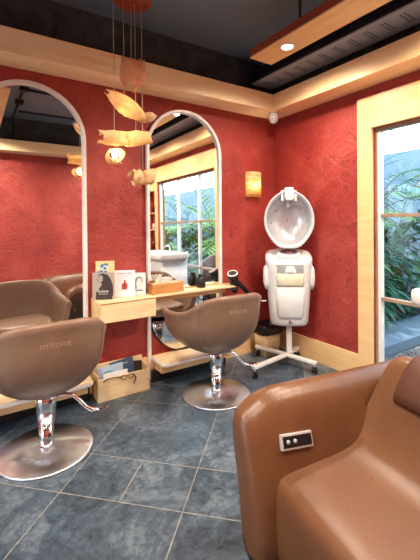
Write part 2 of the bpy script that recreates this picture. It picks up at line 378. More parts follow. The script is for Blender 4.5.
# ------------------------------------------------------------------ mirrors with arch frames
def arch(xc, hw, zspring, z0, n=28):
    p = [(xc-hw, z0)]
    p += [(xc-hw*math.cos(PI*i/n), zspring+hw*math.sin(PI*i/n)) for i in range(n+1)]
    p += [(xc+hw, z0)]
    return p
def capsule(xc, hw, zs, zl, n=28):
    return [(xc+hw*math.cos(PI*i/n), zs+hw*math.sin(PI*i/n)) for i in range(n+1)]+[(xc-hw*math.cos(PI*i/n), zl-hw*math.sin(PI*i/n)) for i in range(n+1)]
def mirror(xc, hw, label, flab, wall_labels):
    t = thing('arched_mirror', label, 'mirror', (xc, YW-.03, 0), 'arched mirrors')
    ztop = 2.45; zs = ztop-hw
    xf = Matrix.Translation((0, YW-.006, 0)) @ Matrix.Rotation(PI/2, 4, 'X')
    lean = .0065 if xc > 1 else 0
    xl = Matrix.Translation((0, YW-.006-2.4*lean, 0)) @ Matrix.Rotation(-lean, 4, 'X') @ Matrix.Rotation(PI/2, 4, 'X')
    obj('mirror_glass', MB().prism(capsule(xc, hw-.028, zs, .17+hw), 0, .008, xl), M['mirror'], t)
    obj('mirror_rim', MB().prism(capsule(xc, hw-.022, zs, .166+hw), -.007, -.001, xf), M['black'], t)
    # square tube along the arch
    pts = arch(xc, hw-.014, zs, 0); rings = []
    for i, (x, z) in enumerate(pts):
        a = pts[max(i-1, 0)]; b_ = pts[min(i+1, len(pts)-1)]; d = V((b_[0]-a[0], b_[1]-a[1])).normalized(); nx, nz = d.y, -d.x
        w_ = .014
        rings.append([V((x+nx*sx*w_, y, z+nz*sx*w_)) for sx, y in ((-1, YW-.04), (1, YW-.04), (1, YW-.003), (-1, YW-.003))])
    obj('mirror_frame', MB().loft(rings, smooth=False), M['white'], t, bevel=.003)
    return t
H1 = (.365, .404); H2 = (1.689, .402)
mirror(*H1, 'tall arched mirror with thin white frame at the left, reflecting the opposite red wall', '', '')
mirror(*H2, 'tall arched mirror with thin white frame left of the wall sconce, reflecting the garden window', '', '')

# foot shelves
def round_plan(x0, x1, y0, y1, r, n=6):
    p = []
    for cx_, cy_, a0 in ((x0+r, y0+r, PI), (x1-r, y0+r, 1.5*PI)):
        p += [(cx_+r*math.cos(a0+PI/2*i/n), cy_+r*math.sin(a0+PI/2*i/n)) for i in range(n+1)]
    return p+[(x1, y1), (x0, y1)]
for (xc, hw), lb in ((H1, 'low white-edged wooden foot shelf under the left arched mirror'), (H2, 'low white-edged wooden foot shelf under the mirror beside the sconce')):
    t = thing('foot_shelf', lb, 'shelf', (xc, 2.86, 0), 'foot shelves below the mirrors')
    obj('shelf_top', MB().prism(round_plan(xc-hw+.03, xc+hw-.03, 2.72, YW-.06, .05), .185, .215), M['ply'], t, bevel=.004)
    obj('shelf_edge', MB().prism(round_plan(xc-hw+.022, xc+hw-.022, 2.712, YW-.06, .052), .183, .207), M['white'], t, bevel=.003)
    obj('shelf_support', MB().box(xc-hw+.05, xc+hw-.05, 2.80, YW-.06, .1, .183), M['wood_x'], t, bevel=.002)
    obj('shelf_bracket', MB().box(xc-hw+.01, xc+hw-.01, YW-.1, YW-.062, .0, .1), M['blackmet'], t)

# vanity shelves: shelf under mirror 2 and 1
for (xc, hw), lb in ((H2, 'thin wooden vanity shelf across the mirror beside the sconce'), ):
    t = thing('vanity_shelf', lb, 'shelf', (xc, 2.86, .75), 'vanity shelves')
    obj('shelf_board', MB().prism(round_plan(xc-hw-.02, 2.17, 2.81, YW-.057, .02), .758, .78), M['ply'], t, bevel=.003)
    obj('shelf_cleat', MB().box(xc-hw+.03, 2.10, YW-.085, YW-.057, .70, .757), M['wood_x'], t)
# drawer box shelf between the mirrors
t = thing('shelf_box', 'pale wooden box shelf mounted on the red wall between the two mirrors', 'shelf', (1.03, 2.87, .62))
obj('box_body', MB().box(.80, 1.262, 2.742, YW, .622, .776), M['wood_x'], t, bevel=.004)
obj('drawer_front', MB().box(.806, 1.256, 2.728, 2.7415, .628, .766), M['ply'], t, bevel=.003)
obj('box_top', MB().box(.80, 1.262, 2.728, YW, .7765, .782), M['ply'], t, bevel=.002)

# ------------------------------------------------------------------ prints on the shelf
def card(name, label, cat, x, y, z, w_, h, rz, tilt, mat, th=.004, group=None):
    t = thing(name, label, cat, (x, y, z), group, rz)
    t.rotation_euler.x = -tilt
    o = part_local('cover', MB().box(-w_/2, w_/2, 0, th, 0, h), mat, t, bevel=.0006)
    return t
FX = lambda x, z, y=-.0004: Matrix.Translation((x, y, z)) @ Matrix.Rotation(PI/2, 4, 'X')
def flat(name, poly, mat, t, y=-.0008, th=.0008):
    return part_local(name, MB().prism(poly, 0, th, Matrix.Translation((0, y+th, 0)) @ Matrix.Rotation(PI/2, 4, 'X')), mat, t)
RZ = -.42
a = card('brochure', 'dark portrait brochure with white title, standing at the left on the box shelf', 'brochure', .862, 2.868, .784, .165, .215, RZ, .08, M['paper_grey'], .006)
# profile silhouette with long hair
pf = [(-.055, 0), (.07, 0), (.079, .05), (.076, .11), (.06, .16), (.035, .195), (.0, .208), (-.03, .200), (-.038, .185), (-.034, .172), (-.048, .16), (-.04, .152), (-.042, .142), (-.022, .136), (-.008, .12), (-.03, .09), (-.055, .055)]
flat('portrait_print', pf, M['ink'], a)
fc_ = [(-.034, .188), (-.012, .194), (.0, .175), (-.004, .15), (-.012, .138), (-.024, .136), (-.036, .142), (-.036, .152), (-.044, .16), (-.032, .172)]
flat('face_print', fc_, M['paper_grey'], a, -.0012)
curve_text('title_text', 'Kaluna', .03, M['paper'], FX(0.0, .066, -.0016), a)
curve_text('title_text', 'hair and care', .013, M['paper'], FX(.0, .045, -.0016), a)
b2 = card('booklet', 'white booklet with a red bottle on its cover, in the middle of the box shelf', 'booklet', 1.040, 2.872, .784, .172, .218, RZ, .08, M['paper'], .008)
flat('bottle_print', [(-.022, .06), (.022, .06), (.026, .1), (.012, .118), (.012, .135), (.004, .14), (-.004, .135), (-.006, .118), (-.024, .1)], M['redink'], b2)
flat('bottle_detail_print', [(-.004, .06), (.003, .06), (.003, .11), (-.004, .11)], M['ink'], b2, -.0012)
curve_text('title_text', 'Discover This', .022, M['ink_soft'], FX(0, .192, -.0014), b2)
flat('line_print', [(-.07, .17), (.07, .17), (.07, .1715), (-.07, .1715)], M['ink_soft'], b2)
b3 = card('card', 'small colourful card leaning behind the dark portrait brochure', 'card', .896, 2.925, .784, .15, .30, RZ, .06, M['yellowink'], .003)
for i in range(14):
    x = -.068+random.random()*.08; z = .2+random.random()*.08; r = .008+random.random()*.012
    flat('blue_print', [(x+r*math.cos(q*PI/3)*1.2, z+r*math.sin(q*PI/3)) for q in range(6)], M['blueink'] if i % 3 else M['paper'], b3, -.0006-.0001*i, .0001)
b4 = card('leaflet', 'white leaflet with a grey sketch at the right end of the box shelf', 'leaflet', 1.178, 2.892, .784, .105, .185, RZ, .22, M['paper'], .002)
sk = [(-.035, .05), (-.038, .1), (-.028, .14), (0, .155), (.026, .14), (.03, .1), (.022, .1), (.018, .13), (0, .143), (-.018, .13), (-.026, .1), (-.02, .05)]
flat('sketch_print', sk, M['ink_soft'], b4)
flat('caption_print', [(-.03, .03), (.03, .03), (.03, .042), (-.03, .042)], M['ink_soft'], b4)

# tissue box on vanity shelf
tb = thing('tissue_box', 'open wooden tissue box on the thin vanity shelf', 'box', (1.42, 2.875, .78), None, 0)
bx = MB()
bx.box(-.15, .15, -.055, -.045, 0, .088).box(-.15, .15, .045, .055, 0, .088).box(-.15, -.14, -.045, .045, 0, .088).box(.14, .15, -.045, .045, 0, .088).box(-.14, .14, -.045, .045, 0, .01)
part_local('box_case', bx, M['wood_dark'], tb, bevel=.002)
part_local('box_lid', MB().box(-.15, .15, -.045, .045, .0745, .082), M['wood_x'], tb)
ti = MB()
for i in range(7):
    a0 = i*.9; x = -.09+i*.022; rings = []
    for j in range(6):
        r = .004+.012*j/5; rings.append([V((x+r*math.cos(a0+q*PI/4)*(1.6 if q % 2 else .8), r*math.sin(a0+q*PI/4)*1.3, .075+j*.010*(1+.3*math.sin(q*2+i)))) for q in range(8)])
    ti.loft(rings, caps=False)
part_local('tissue', ti, M['tissue'], tb)
# bottles & black holder on the vanity shelf
bt = thing('bottle', 'small amber pump bottle beside the left post of the garden-reflecting mirror', 'bottle', (1.30, 2.93, .78))
part_local('bottle_body', MB().lathe([(0, 0), (.02, 0), (.021, .085), (.008, .1), (.008, .108)], n=18), M['amber'], bt)
part_local('bottle_pump', MB().lathe([(.009, .108), (.009, .122), (.003, .124), (.003, .145), (0, .145)], n=12).box(-.024, .004, -.004, .004, .139, .147), M['white_pl'], bt)
jr = thing('jar', 'small black rounded holder standing on the vanity shelf near the dryer', 'jar', (1.80, 2.90, .78))
part_local('jar_body', MB().lathe([(0, 0), (.042, 0), (.046, .02), (.040, .075), (.028, .1), (.024, .105)], n=24), M['black'], jr)
part_local('jar_lid', MB().lathe([(.026, .105), (.027, .118), (.015, .128), (0, .13)], n=20), M['black'], jr)
# dryer holder + hair dryer
hd = thing('hair_dryer', 'black hair dryer hanging nozzle-down at the right end of the vanity shelf', 'hair dryer', (2.17, 2.86, .78))
ax = V((-.32, -.25, .85)).normalized(); c0 = V((2.145, 2.84, .79))
obj('dryer_barrel', MB().lathe([(.0, -.09), (.030, -.09), (.034, -.03), (.046, .03), (.052, .085), (.048, .118), (.0, .115)], c0, 28, axis=ax), M['black'], hd)
obj('dryer_ring', MB().lathe([(.045, .113), (.051, .106), (.053, .118), (.050, .124), (.044, .122)], c0, 28, axis=ax), M['white'], hd, label='white rear ring')
obj('dryer_grille', MB().lathe([(0, .1135), (.041, .1155), (.041, .1235), (0, .1245)], c0, 20, axis=ax), M['ink'], hd)
obj('dryer_handle', MB().tube([c0+ax*.045, c0+V((.05, -.01, -.0)), c0+V((.10, -.02, -.05)), c0+V((.15, -.03, -.105))], [.022, .025, .024, .02], 14), M['black'], hd)
hh = thing('dryer_holder', 'black ring bracket holding the hair dryer at the shelf end', 'holder', (2.17, 2.9, .76))
obj('holder_arm', MB().tube([(2.0, 2.9, .752), (2.1, 2.88, .752), (2.16, 2.86, .74)], .009, 8), M['blackmet'], hh)
ring = [(2.128+.048*math.cos(q*PI/12), 2.83+.048*math.sin(q*PI/12), .742) for q in range(25)]
obj('holder_ring', MB().tube(ring, .006, 8), M['blackmet'], hh)
cd = MB().tube([(2.28, 2.81, .69), (2.27, 2.85, .60), (2.17, 2.9, .48), (2.04, 2.92, .42), (1.95, 2.93, .5), (1.90, 2.93, .62), (1.90, 2.93, .72)], .006, 8)
cd.tube([(1.885+.03*math.cos(q*PI/8), 2.915, .66+.03*math.sin(q*PI/8)) for q in range(17)], .005, 8)
tag(obj('power_cord', cd, M['rubber']), 'thin black cord looped under the vanity shelf behind the chair', 'cord')

# ------------------------------------------------------------------ magazine rack
t = thing('magazine_rack', 'pale wooden magazine rack on the floor between the foot shelves', 'rack', (.99, 2.9, 0))
x0, x1, y0, y1 = .795, 1.225, 2.80, 2.975
obj('front_panel', MB().box(x0, x1, y0, y0+.014, 0, .175), M['ply'], t, bevel=.002)
obj('back_panel', MB().box(x0, x1, y1-.014, y1, 0, .24), M['ply'], t, bevel=.002)
for x in (x0, x1-.014): obj('side_panel', MB().box(x, x+.014, y0+.014, y1-.014, 0, .2), M['wood_z'], t, bevel=.002)
obj('base_panel', MB().box(x0+.014, x1-.014, y0+.014, y1-.014, .0, .014), M['ply'], t)
def mag(label, x, y, w_, h, rx, ry, mat, col=None, txt=None):
    m = thing('magazine', label, 'magazine', (x, y, .02), 'magazines in the wooden rack'); m.rotation_euler = (rx, ry, 0)
    part_local('cover', MB().box(-w_/2, w_/2, 0, .007, 0, h), mat, m, bevel=.001)
    if col: flat('cover_print', [(-w_*.1+.05*math.cos(q*PI/4), h*.72+.025*math.sin(q*PI/4)) for q in range(8)], col, m)
    if txt: curve_text('title_text', txt, .022, M['paper'], FX(0.02, h*.86, -.001), m)
mag('pale blue magazine with a teal picture at the left of the rack', .93, 2.845, .21, .225, -.18, -.06, M['lightblue'], M['teal'])
mag('slate blue magazine behind the pale one in the rack', 1.04, 2.875, .2, .245, -.1, -.1, M['slateblue'], None, 'fashion')
mag('dark magazine at the right of the rack', 1.10, 2.905, .18, .2, -.16, .12, M['ink'])
mag('thin white magazine lowest at the front of the rack', .95, 2.828, .2, .178, -.1, 0, M['paper'])
gl = thing('glasses', 'dark folded eyeglasses hooked over the front of the magazine rack', 'glasses', (1.0, 2.795, .17))
g = MB()
for sx in (-.03, .03): g.tube([(1.03+sx+.022*math.cos(q*PI/8), 2.79, .158+.017*math.sin(q*PI/8)) for q in range(17)], .003, 6)
obj('glasses_frame', g.tube([(1.022, 2.79, .162), (1.03, 2.788, .165), (1.038, 2.79, .162)], .003, 6), M['ink'], gl)
obj('glasses_arm', MB().tube([(.978, 2.79, .165), (.92, 2.788, .178), (.86, 2.79, .176), (.835, 2.79, .155)], .004, 6), M['ink'], gl)
obj('glasses_arm', MB().tube([(1.08, 2.79, .165), (1.10, 2.788, .14), (1.085, 2.787, .10), (1.08, 2.787, .085)], .004, 6), M['ink'], gl)

# ------------------------------------------------------------------ salon chairs
def chair_rim(ph):     # ph in [-1,1] left tip .. right tip around the back; returns (u, v, ztop)
    a = ph*2.05          # angle from the back
    e = .78
    sx, cx_ = math.sin(a), math.cos(a)
    u_ = .34*math.copysign(abs(sx)**e, sx)
    v_ = -.315*math.copysign(abs(cx_)**e, cx_) if cx_ > 0 else .48*abs(cx_)**.9
    s_ = abs(ph)
    kn = ((0, .838), (.2, .834), (.36, .812), (.5, .765), (.65, .715), (.8, .688), (.92, .683), (1.0, .69))
    for (a0, z0), (a1, z1) in zip(kn, kn[1:]):
        if s_ <= a1: q = (s_-a0)/(a1-a0); z = z0+(z1-z0)*q; break
    u_ *= 1+.13*max(0, (s_-.65)/.35)
    return u_, v_, z
def shell_pt(ph, h, inset=0):   # h 0 bottom .. 1 rim
    u_, v_, zt = chair_rim(ph)
    s_ = .30+.70*(1-(1-h)**2.8)**.8 + (.035*max(0, (h-.8)/.2)**2)
    zb = .365
    z = zb+(zt-zb)*(h**1.12)
    l = math.hypot(u_, v_)
    k = s_-inset/l
    vv = v_*k
    return V((u_*k, vv, z))
def make_chair(label):
    t = thing('salon_chair', label, 'chair', (0, 0, 0), 'hydraulic salon chairs')
    NP, NH = 56, 18
    rings = []
    for i in range(NP+1):
        ph = -1+2*i/NP; tip = min(1, (1-abs(ph))/.05)
        outer = [shell_pt(ph, j/NH) for j in range(NH+1)]
        ins = .045
        inner = [shell_pt(ph, j/NH, ins)+V((0, 0, 0)) for j in range(NH, 5, -1)]
        top = outer[-1]; ti_ = inner[0]
        mid = (top+ti_)/2+V((0, 0, .018)); q1 = top*.8+ti_*.2+V((0, 0, .012)); q2 = top*.2+ti_*.8+V((0, 0, .012))
        loop = outer+[q1, mid, q2]+inner
        if tip < 1:
            cen = [(p*tip+(shell_pt(ph, .5, ins/2)*.0+p)*(1-tip)) for p in loop]; loop = cen
        rings.append(loop)
    sh = MB().loft(rings, caps=True)
    # underside plate closing the bottom
    shell = part_local('chair_shell', sh, M['chair'], t)
    bot = [shell_pt(-1+2*i/NP, 0) for i in range(NP+1)]
    bb = MB(); bb.prism([(p.x*1.0, p.y) for p in bot], .358, .375); bb.lathe([(0, .345), (.08, .345), (.1, .375)], n=28)
    part_local('chair_underside', bb, M['chair'], t, bevel=.004)
    # seat cushion
    def se(a, w_, d_): c_, s_ = math.cos(a), math.sin(a); return (w_*math.copysign(abs(c_)**.6, c_), d_*math.copysign(abs(s_)**.6, s_))
    rings = []
    for z, k in ((.44, .55), (.46, .68), (.49, .80), (.515, .88), (.535, .88), (.548, .78), (.552, .5), (.553, .1)):
        rings.append([V((se(2*PI*q/36, .262*k, .25*k)[0], .04+se(2*PI*q/36, .262*k, .27*k)[1], z)) for q in range(36)])
    part_local('seat_cushion', MB().loft(rings), M['chair'], t)
    # seams down the back
    for s_ in (-.44, .44):
        part_local('seam', MB().tube([shell_pt(s_+(.06 if s_ > 0 else -.06)*(j/12-1)*0, j/12)*1.0+V((math.copysign(.001, s_), -.001, 0)) for j in range(1, 13)], .0022, 6), M['chair'], t)
    # base, column, lever
    part_local('base_disc', MB().lathe([(0, .001), (.274, .001), (.276, .006), (.27, .012), (.12, .026), (.062, .034), (0, .034)], n=72), M['steel'], t)
    part_local('column_sleeve', MB().lathe([(.043, .03), (.042, .06), (.044, .17)], n=32).lathe([(.044, .17), (.054, .175), (.060, .29), (.062, .33), (.05, .345), (0, .345)], n=32), M['chrome'], t)
    lv = MB().tube([(.03, 0, .315), (.10, -.015, .323), (.15, -.03, .312), (.19, -.045, .27), (.225, -.058, .225), (.26, -.07, .20), (.30, -.083, .197)], [.011, .012, .012, .012, .012, .013, .012], 12)
    pad = MB().loft([[V((.26+d*.085+.0*c_, -.07-d*.03+c_*w_, .203+dz+(.006 if c_ > -2 else 0)*s2)) for c_, s2 in ((-1, 0), (-.6, 1), (.6, 1), (1, 0), (.6, -1), (-.6, -1))] for d, w_, dz in ((0, .012, 0), (.25, .022, -.004), (.6, .028, -.004), (.9, .024, .004), (1.05, .010, .012))])
    part_local('pump_lever', lv, M['chrome'], t)
    part_local('pump_pedal', pad, M['chrome'], t)
    # embossed lettering on the back
    def wrap(co):
        x, z = co.x, co.y
        # find ph with u = x near the back centre
        h = .80+z/.5
        lo, hi = -.4, .4
        for _ in range(18):
            m_ = (lo+hi)/2
            if shell_pt(m_, h).x < x: lo = m_
            else: hi = m_
        p = shell_pt((lo+hi)/2, h); nrm = V((p.x*.6, p.y, 0)).normalized()
        return p+nrm*(.0006+co.z)
    curve_text('embossed_text', 'mitone', .056, M['emboss'], None, t, .0012, wrap)
    return t
def copy_tree(o):
    c_ = o.copy(); C.objects.link(c_)
    for ch in [x for x in bpy.data.objects if x.parent == o]:
        d = ch.copy(); C.objects.link(d); d.parent = c_
        for gch in [x for x in bpy.data.objects if x.parent == ch]:
            e = gch.copy(); C.objects.link(e); e.parent = d
    return c_
ch1 = make_chair('brown leather salon chair on a steel disc base facing the left mirror')
ch2 = copy_tree(ch1); ch2['label'] = 'brown leather salon chair on a steel disc base facing the mirror by the sconce'
ch1.location = (.365, 2.405, 0); ch2.location = (1.64, 2.42, 0)
ch1.rotation_euler.z = .02; ch2.rotation_euler.z = -.03

# ------------------------------------------------------------------ shampoo loungers
EP, EQ = V((.98, -.2, 0)), V((-.2, -.98, 0)); R0 = V((.985, 1.262, 0))
def L3(p, q, z): return R0+EP*p+EQ*q+V((0, 0, z))
WQ = 1.0
def arm_body(q0, s):   # s = +1 : inner side is +q
    rings = []
    N = 26
    stations = [(-.035, .20, .0), (-.03, .60, .0), (-.015, .85, .0), (.01, .97, 0), (.05, 1.0, 0), (.12, 1, 0), (.32, 1, 0), (.56, 1, 0), (.82, 1, 0), (.98, 1, 0), (1.06, .97, 0), (1.1, .85, 0), (1.115, .5, 0)]
    for p, k, _ in stations:
        zt = .50+.135*min(1, max(0, (p+.04)/.16))**.5 if p < .12 else .637+.004*math.cos(p*6)
        zt = zt if p < 1.0 else .64-(p-1.0)*.3
        out, inn = .085, .10
        zb = .0 if p > .02 else .0
        prof = []
        for (dq, z) in ((out*2.0, zb+.005), (out*1.1, .15), (-out*.0, .32), (-out*1.05, zt-.12), (-out*.85, zt-.045), (-out*.4, zt-.006), (inn*.1, zt), (inn*.55, zt-.015), (inn*.9, zt-.06), (inn*1.2, zt-.14), (inn*1.6, .34), (inn*1.9, .2), (inn*2.2, zb+.005)):
            prof.append((dq, z))
        lean = lambda z: 0.0
        cq = .04; r = []
        for dq, z in prof:
            r.append(L3(p+lean(z), q0+s*(cq+(dq-cq)*k), z if k > .9 else z*(.90+.1*k)+(.02 if z > .3 else 0)))
        rings.append(r)
    return MB().loft(rings)
def make_lounger(label):
    t = thing('shampoo_lounger', label, 'chair', (1.4, .85, 0))
    for q0, s in ((0, 1), (WQ, -1)):
        arm = obj('armrest', arm_body(q0, s), M['tan'], t, sub=1)
        if s == 1: far = arm
    # seat + back in one L-shaped upholstered body
    q_a, q_b = .115, WQ-.115
    prof = [(.070, .26), (.082, .312), (.12, .336), (.22, .342), (.34, .350), (.44, .358), (.52, .380), (.57, .425), (.62, .51), (.68, .60), (.74, .685), (.775, .722), (.82, .735), (.87, .722), (.91, .68), (.93, .60)]
    bottom = [(.93, .02), (.09, .0), (.060, .03), (.060, .15)]
    side = prof+bottom
    cen = (.5, .3); rings = []
    for q, k in ((q_a-.004, .90), (q_a+.002, .955), (q_a+.018, .985), (q_a+.05, 1.0), (q_a+.12, 1.008), (WQ/2, 1.012), (q_b-.12, 1.008), (q_b-.05, 1), (q_b-.018, .985), (q_b-.002, .955), (q_b+.004, .90)):
        rings.append([L3(cen[0]+(p-cen[0])*k, q, cen[1]+(z-cen[1])*k) for p, z in side])
    obj('seat', MB().loft(rings), M['tan'], t, sub=2)
    # headrest pad draped over the top of the back
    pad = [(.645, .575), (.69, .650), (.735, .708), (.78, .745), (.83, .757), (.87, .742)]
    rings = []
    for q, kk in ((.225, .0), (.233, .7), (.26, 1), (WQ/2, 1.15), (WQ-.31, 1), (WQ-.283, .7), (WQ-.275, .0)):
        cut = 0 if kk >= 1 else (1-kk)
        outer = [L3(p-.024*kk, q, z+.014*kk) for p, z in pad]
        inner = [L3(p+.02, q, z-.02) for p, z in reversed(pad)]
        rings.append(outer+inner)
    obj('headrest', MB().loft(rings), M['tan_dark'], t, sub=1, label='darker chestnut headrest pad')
    # control panel on the inner face of the far arm
    dn = (-EQ*1.0+V((0, 0, .0)))
    xf = Matrix.Identity(4)
    pc = L3(.196, .140, .452); ux = EP.normalized(); nz = (EQ*.92+V((0, 0, .38))).normalized(); uz = nz.cross(ux).normalized(); uz = uz if uz.z > 0 else -uz
    ca, sa = math.cos(-.07), math.sin(-.07)
    ux2 = ux*ca+uz*sa; uz2 = uz*ca-ux*sa
    def B(mbx, a0, a1, b0, b1, c0, c1):
        m_ = Matrix((ux2, uz2, nz)).transposed().to_4x4(); m_.translation = pc
        return mbx.box(a0, a1, b0, b1, c0, c1, 0, m_)
    cp = obj('control_panel', B(MB(), -.078, .078, -.031, .031, -.05, .006), M['paper_silver'], t, bevel=.004, label='small silver framed control panel')
    obj('panel_face', B(MB(), -.070, .070, -.021, .021, .006, .0085), M['black'], cp)
    for dx in (-.047, -.013):
        m_ = Matrix((ux2, uz2, nz)).transposed(); c0 = pc+ux2*dx+nz*.0085
        obj('panel_button', MB().lathe([(.009, 0), (.009, .003), (0, .004)], c0, 16, axis=nz), M['grey_pl'], cp)
    return t
lg = make_lounger('caramel leather shampoo lounger filling the right foreground')
def wash_unit(dy, label):
    t = thing('wash_basin', label, 'basin', (2.5, .66, 0))
    def rr(x0, x1, y0, y1, z, r, n=8):
        o = []
        for cx_, cy_, a0 in ((x1-r, y1-r, 0), (x0+r, y1-r, PI/2), (x0+r, y0+r, PI), (x1-r, y0+r, 1.5*PI)):
            o += [V((cx_+r*math.cos(a0+PI/2*i/n), cy_+r*math.sin(a0+PI/2*i/n), z)) for i in range(n+1)]
        return o
    x0, x1, y0, y1 = 2.25, 2.76, .17, 1.20
    obj('basin_top', MB().loft([rr(x0+.03, x1-.03, y0+.03, y1-.03, .865, .05), rr(x0+.004, x1-.004, y0+.004, y1-.004, .88, .06), rr(x0, x1, y0, y1, .90, .06), rr(x0, x1, y0, y1, .945, .06), rr(x0+.006, x1-.006, y0+.006, y1-.006, .962, .06), rr(x0+.02, x1-.02, y0+.02, y1-.02, .968, .06),
        rr(x0+.06, x1-.10, y0+.25, y1-.25, .968, .12), rr(x0+.09, x1-.13, y0+.28, y1-.28, .93, .1), rr(x0+.15, x1-.18, y0+.36, y1-.36, .89, .05)]), M['ceramic'], t)
    obj('basin_cabinet', MB().loft([rr(x0+.06, x1-.01, y0+.06, y1-.06, 0, .03), rr(x0+.06, x1-.01, y0+.06, y1-.06, .865, .03)]), M['white_pl'], t)
    obj('faucet', MB().tube([(x1-.07, .66, .96), (x1-.07, .66, 1.03), (x1-.10, .66, 1.06), (x1-.2, .66, 1.04)], .012, 10), M['chrome'], t)
wash_unit(0, 'white ceramic wash basin behind the foreground lounger, by the window')

# ------------------------------------------------------------------ hood steamer
ds = thing('hood_dryer', 'white hooded hair steamer on a wheeled cross base in the corner', 'hair steamer', (2.55, 2.52, 0))
fd = V((-.62, -.78, 0)).normalized(); rt = V((-fd.y, fd.x, 0)); rt = rt if rt.x > 0 else -rt
D0 = V((2.583, 2.533, 0))
def DP(a_, f_, z): return D0+rt*a_+fd*f_+V((0, 0, z))
def rr2(a_, b_, z, e=.55, fo=0, n=36, ao=0, tl=0):
    o = []
    for q in range(n):
        c_, s_ = math.cos(2*PI*q/n), math.sin(2*PI*q/n)
        o.append(DP(ao+a_*math.copysign(abs(c_)**e, c_), fo+b_*math.copysign(abs(s_)**e, s_), z-tl*(fo+b_*math.copysign(abs(s_)**e, s_))))
    return o
obj('steamer_body', MB().loft([rr2(.15, .08, .392, .7), rr2(.17, .105, .40, .7), rr2(.182, .12, .43, .7), rr2(.196, .132, .6, .72), rr2(.21, .14, .8, .72), rr2(.222, .142, .98, .72, tl=.1), rr2(.225, .142, 1.045, .72, tl=.35), rr2(.218, .135, 1.068, .72, tl=.4), rr2(.19, .115, 1.08, .72, tl=.4)]), M['white_pl'], ds)
for s_ in (-1, 1):
    obj('side_grip', MB().loft([rr2(.012, .05, .74, ao=s_*.215), rr2(.03, .07, .79, ao=s_*.215), rr2(.034, .075, .86, ao=s_*.215), rr2(.03, .07, .93, ao=s_*.215), rr2(.012, .05, .97, ao=s_*.215)]), M['white_pl'], ds)
# water compartment
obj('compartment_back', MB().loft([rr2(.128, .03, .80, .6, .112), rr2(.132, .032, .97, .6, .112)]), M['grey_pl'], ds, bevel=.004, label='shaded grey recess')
obj('lower_apron', MB().loft([rr2(.10, .03, .47, .6, .10), rr2(.122, .046, .50, .6, .10), rr2(.132, .052, .62, .6, .10), rr2(.138, .054, .765, .6, .10), rr2(.13, .045, .78, .6, .10)]), M['white_pl'], ds)
obj('water_tank', MB().loft([rr2(.122, .04, .785, .6, .115), rr2(.128, .046, .80, .6, .115), rr2(.132, .048, .895, .6, .115), rr2(.126, .042, .903, .6, .115)]), M['cream'], ds, label='cream water tank')
obj('tank_dome', MB().loft([rr2(.06, .03, .90, 1, .13), rr2(.057, .03, .93, 1, .13), rr2(.042, .025, .965, 1, .13), rr2(.014, .01, .98, 1, .13)]), M['white_pl'], ds)
obj('brow', MB().loft([rr2(.135, .03, .975, .7, .115), rr2(.14, .034, .99, .7, .115), rr2(.13, .03, 1.01, .7, .11)]), M['white_pl'], ds)
TV = .4
obj('steam_vent', MB().loft([rr2(.125, .085, 1.075, 1, .03, tl=TV), rr2(.115, .08, 1.105, 1, .03, tl=TV), rr2(.10, .068, 1.110, 1, .03, tl=TV)]), M['white_pl'], ds)
obj('vent_grille', MB().loft([rr2(.086, .055, 1.108, 1, .03, tl=TV), rr2(.082, .052, 1.114, 1, .03, tl=TV)]), M['ink_soft'], ds)
for i in range(7):
    x = -.06+i*.02
    obj('vent_slot', MB().loft([rr2(.006, .04*math.sqrt(1-(x/.085)**2), 1.113, 1, .03, 12, x, TV), rr2(.006, .04*math.sqrt(1-(x/.085)**2), 1.116, 1, .03, 12, x, TV)]), M['redink' if 2 <= i <= 4 else 'ink'], ds)
# hood: egg-shaped shell, hollow side towards the room, tipped up
HZ = 1.402; hw_, hh_ = .237, .288
def hood_ring(k, dep, grow=0):
    o = []
    for q in range(48):
        a_ = 2*PI*q/48; x = math.sin(a_); z = math.cos(a_)
        wz = hw_*(1-.10*max(0, -z)**2+.0*z)
        zz = z*hh_ if z > -.88 else -.88*hh_-(-.88-z)*hh_*.3
        o.append(DP(x*wz*k*(1 if z > 0 else 1-.12*z*z), dep, HZ+zz*k))
    return o
outer = [(1.0, .07), (1.0, .05), (.97, .01), (.88, -.045), (.72, -.095), (.5, -.13), (.25, -.147), (.03, -.15)]
obj('hood', MB().loft([hood_ring(k, f_) for k, f_ in outer]+[], caps=False).loft([hood_ring(k, f_) for k, f_ in ((1.0, .07), (.965, .073), (.94, .06))], caps=False), M['hood'], ds, label='translucent hood raised over the body')
obj('hood_liner', MB().loft([hood_ring(k, f_) for k, f_ in ((.88, .045), (.85, .02), (.77, -.015), (.62, -.045), (.44, -.066), (.22, -.078), (.03, -.08))], caps=False), M['silver'], ds, label='silver grey hood lining')
obj('hood_rim', MB().loft([hood_ring(k, f_) for k, f_ in ((1.005, .06), (1.01, .072), (.985, .08), (.93, .066), (.87, .04), (.86, .03), (.95, .05), (1.005, .06))], caps=False), M['hood'], ds)
obj('hinge_cap', MB().loft([[DP(a_, f_, HZ+.195+z) for a_, z in ((-.042, .02), (-.03, .0), (.03, .0), (.042, .02), (.045, .10), (.038, .125), (-.038, .125), (-.045, .10))] for f_ in (.0, .105)], smooth=False), M['white_pl'], ds, bevel=.012, seg=3)
for s_ in (-1, 1): obj('hinge_ear', MB().loft([[DP(s_*.062+a_, f_, HZ+.255+z) for a_, z in ((-.012, -.06), (.012, -.07), (.012, .04), (-.012, .04))] for f_ in (-.02, .07)], smooth=False), M['white_pl'], ds, bevel=.006)
obj('hood_knob', MB().lathe([(.02, 0), (.02, .012), (.012, .02), (0, .02)], DP(0, -.02, HZ+.15), 18, axis=fd), M['white_pl'], ds)
obj('hood_arm', MB().tube([DP(0, -.08, 1.05), DP(0, -.135, 1.12), DP(0, -.165, 1.25), DP(0, -.16, 1.4), DP(0, -.10, 1.56), DP(0, .0, 1.62)], .022, 12), M['white_pl'], ds)
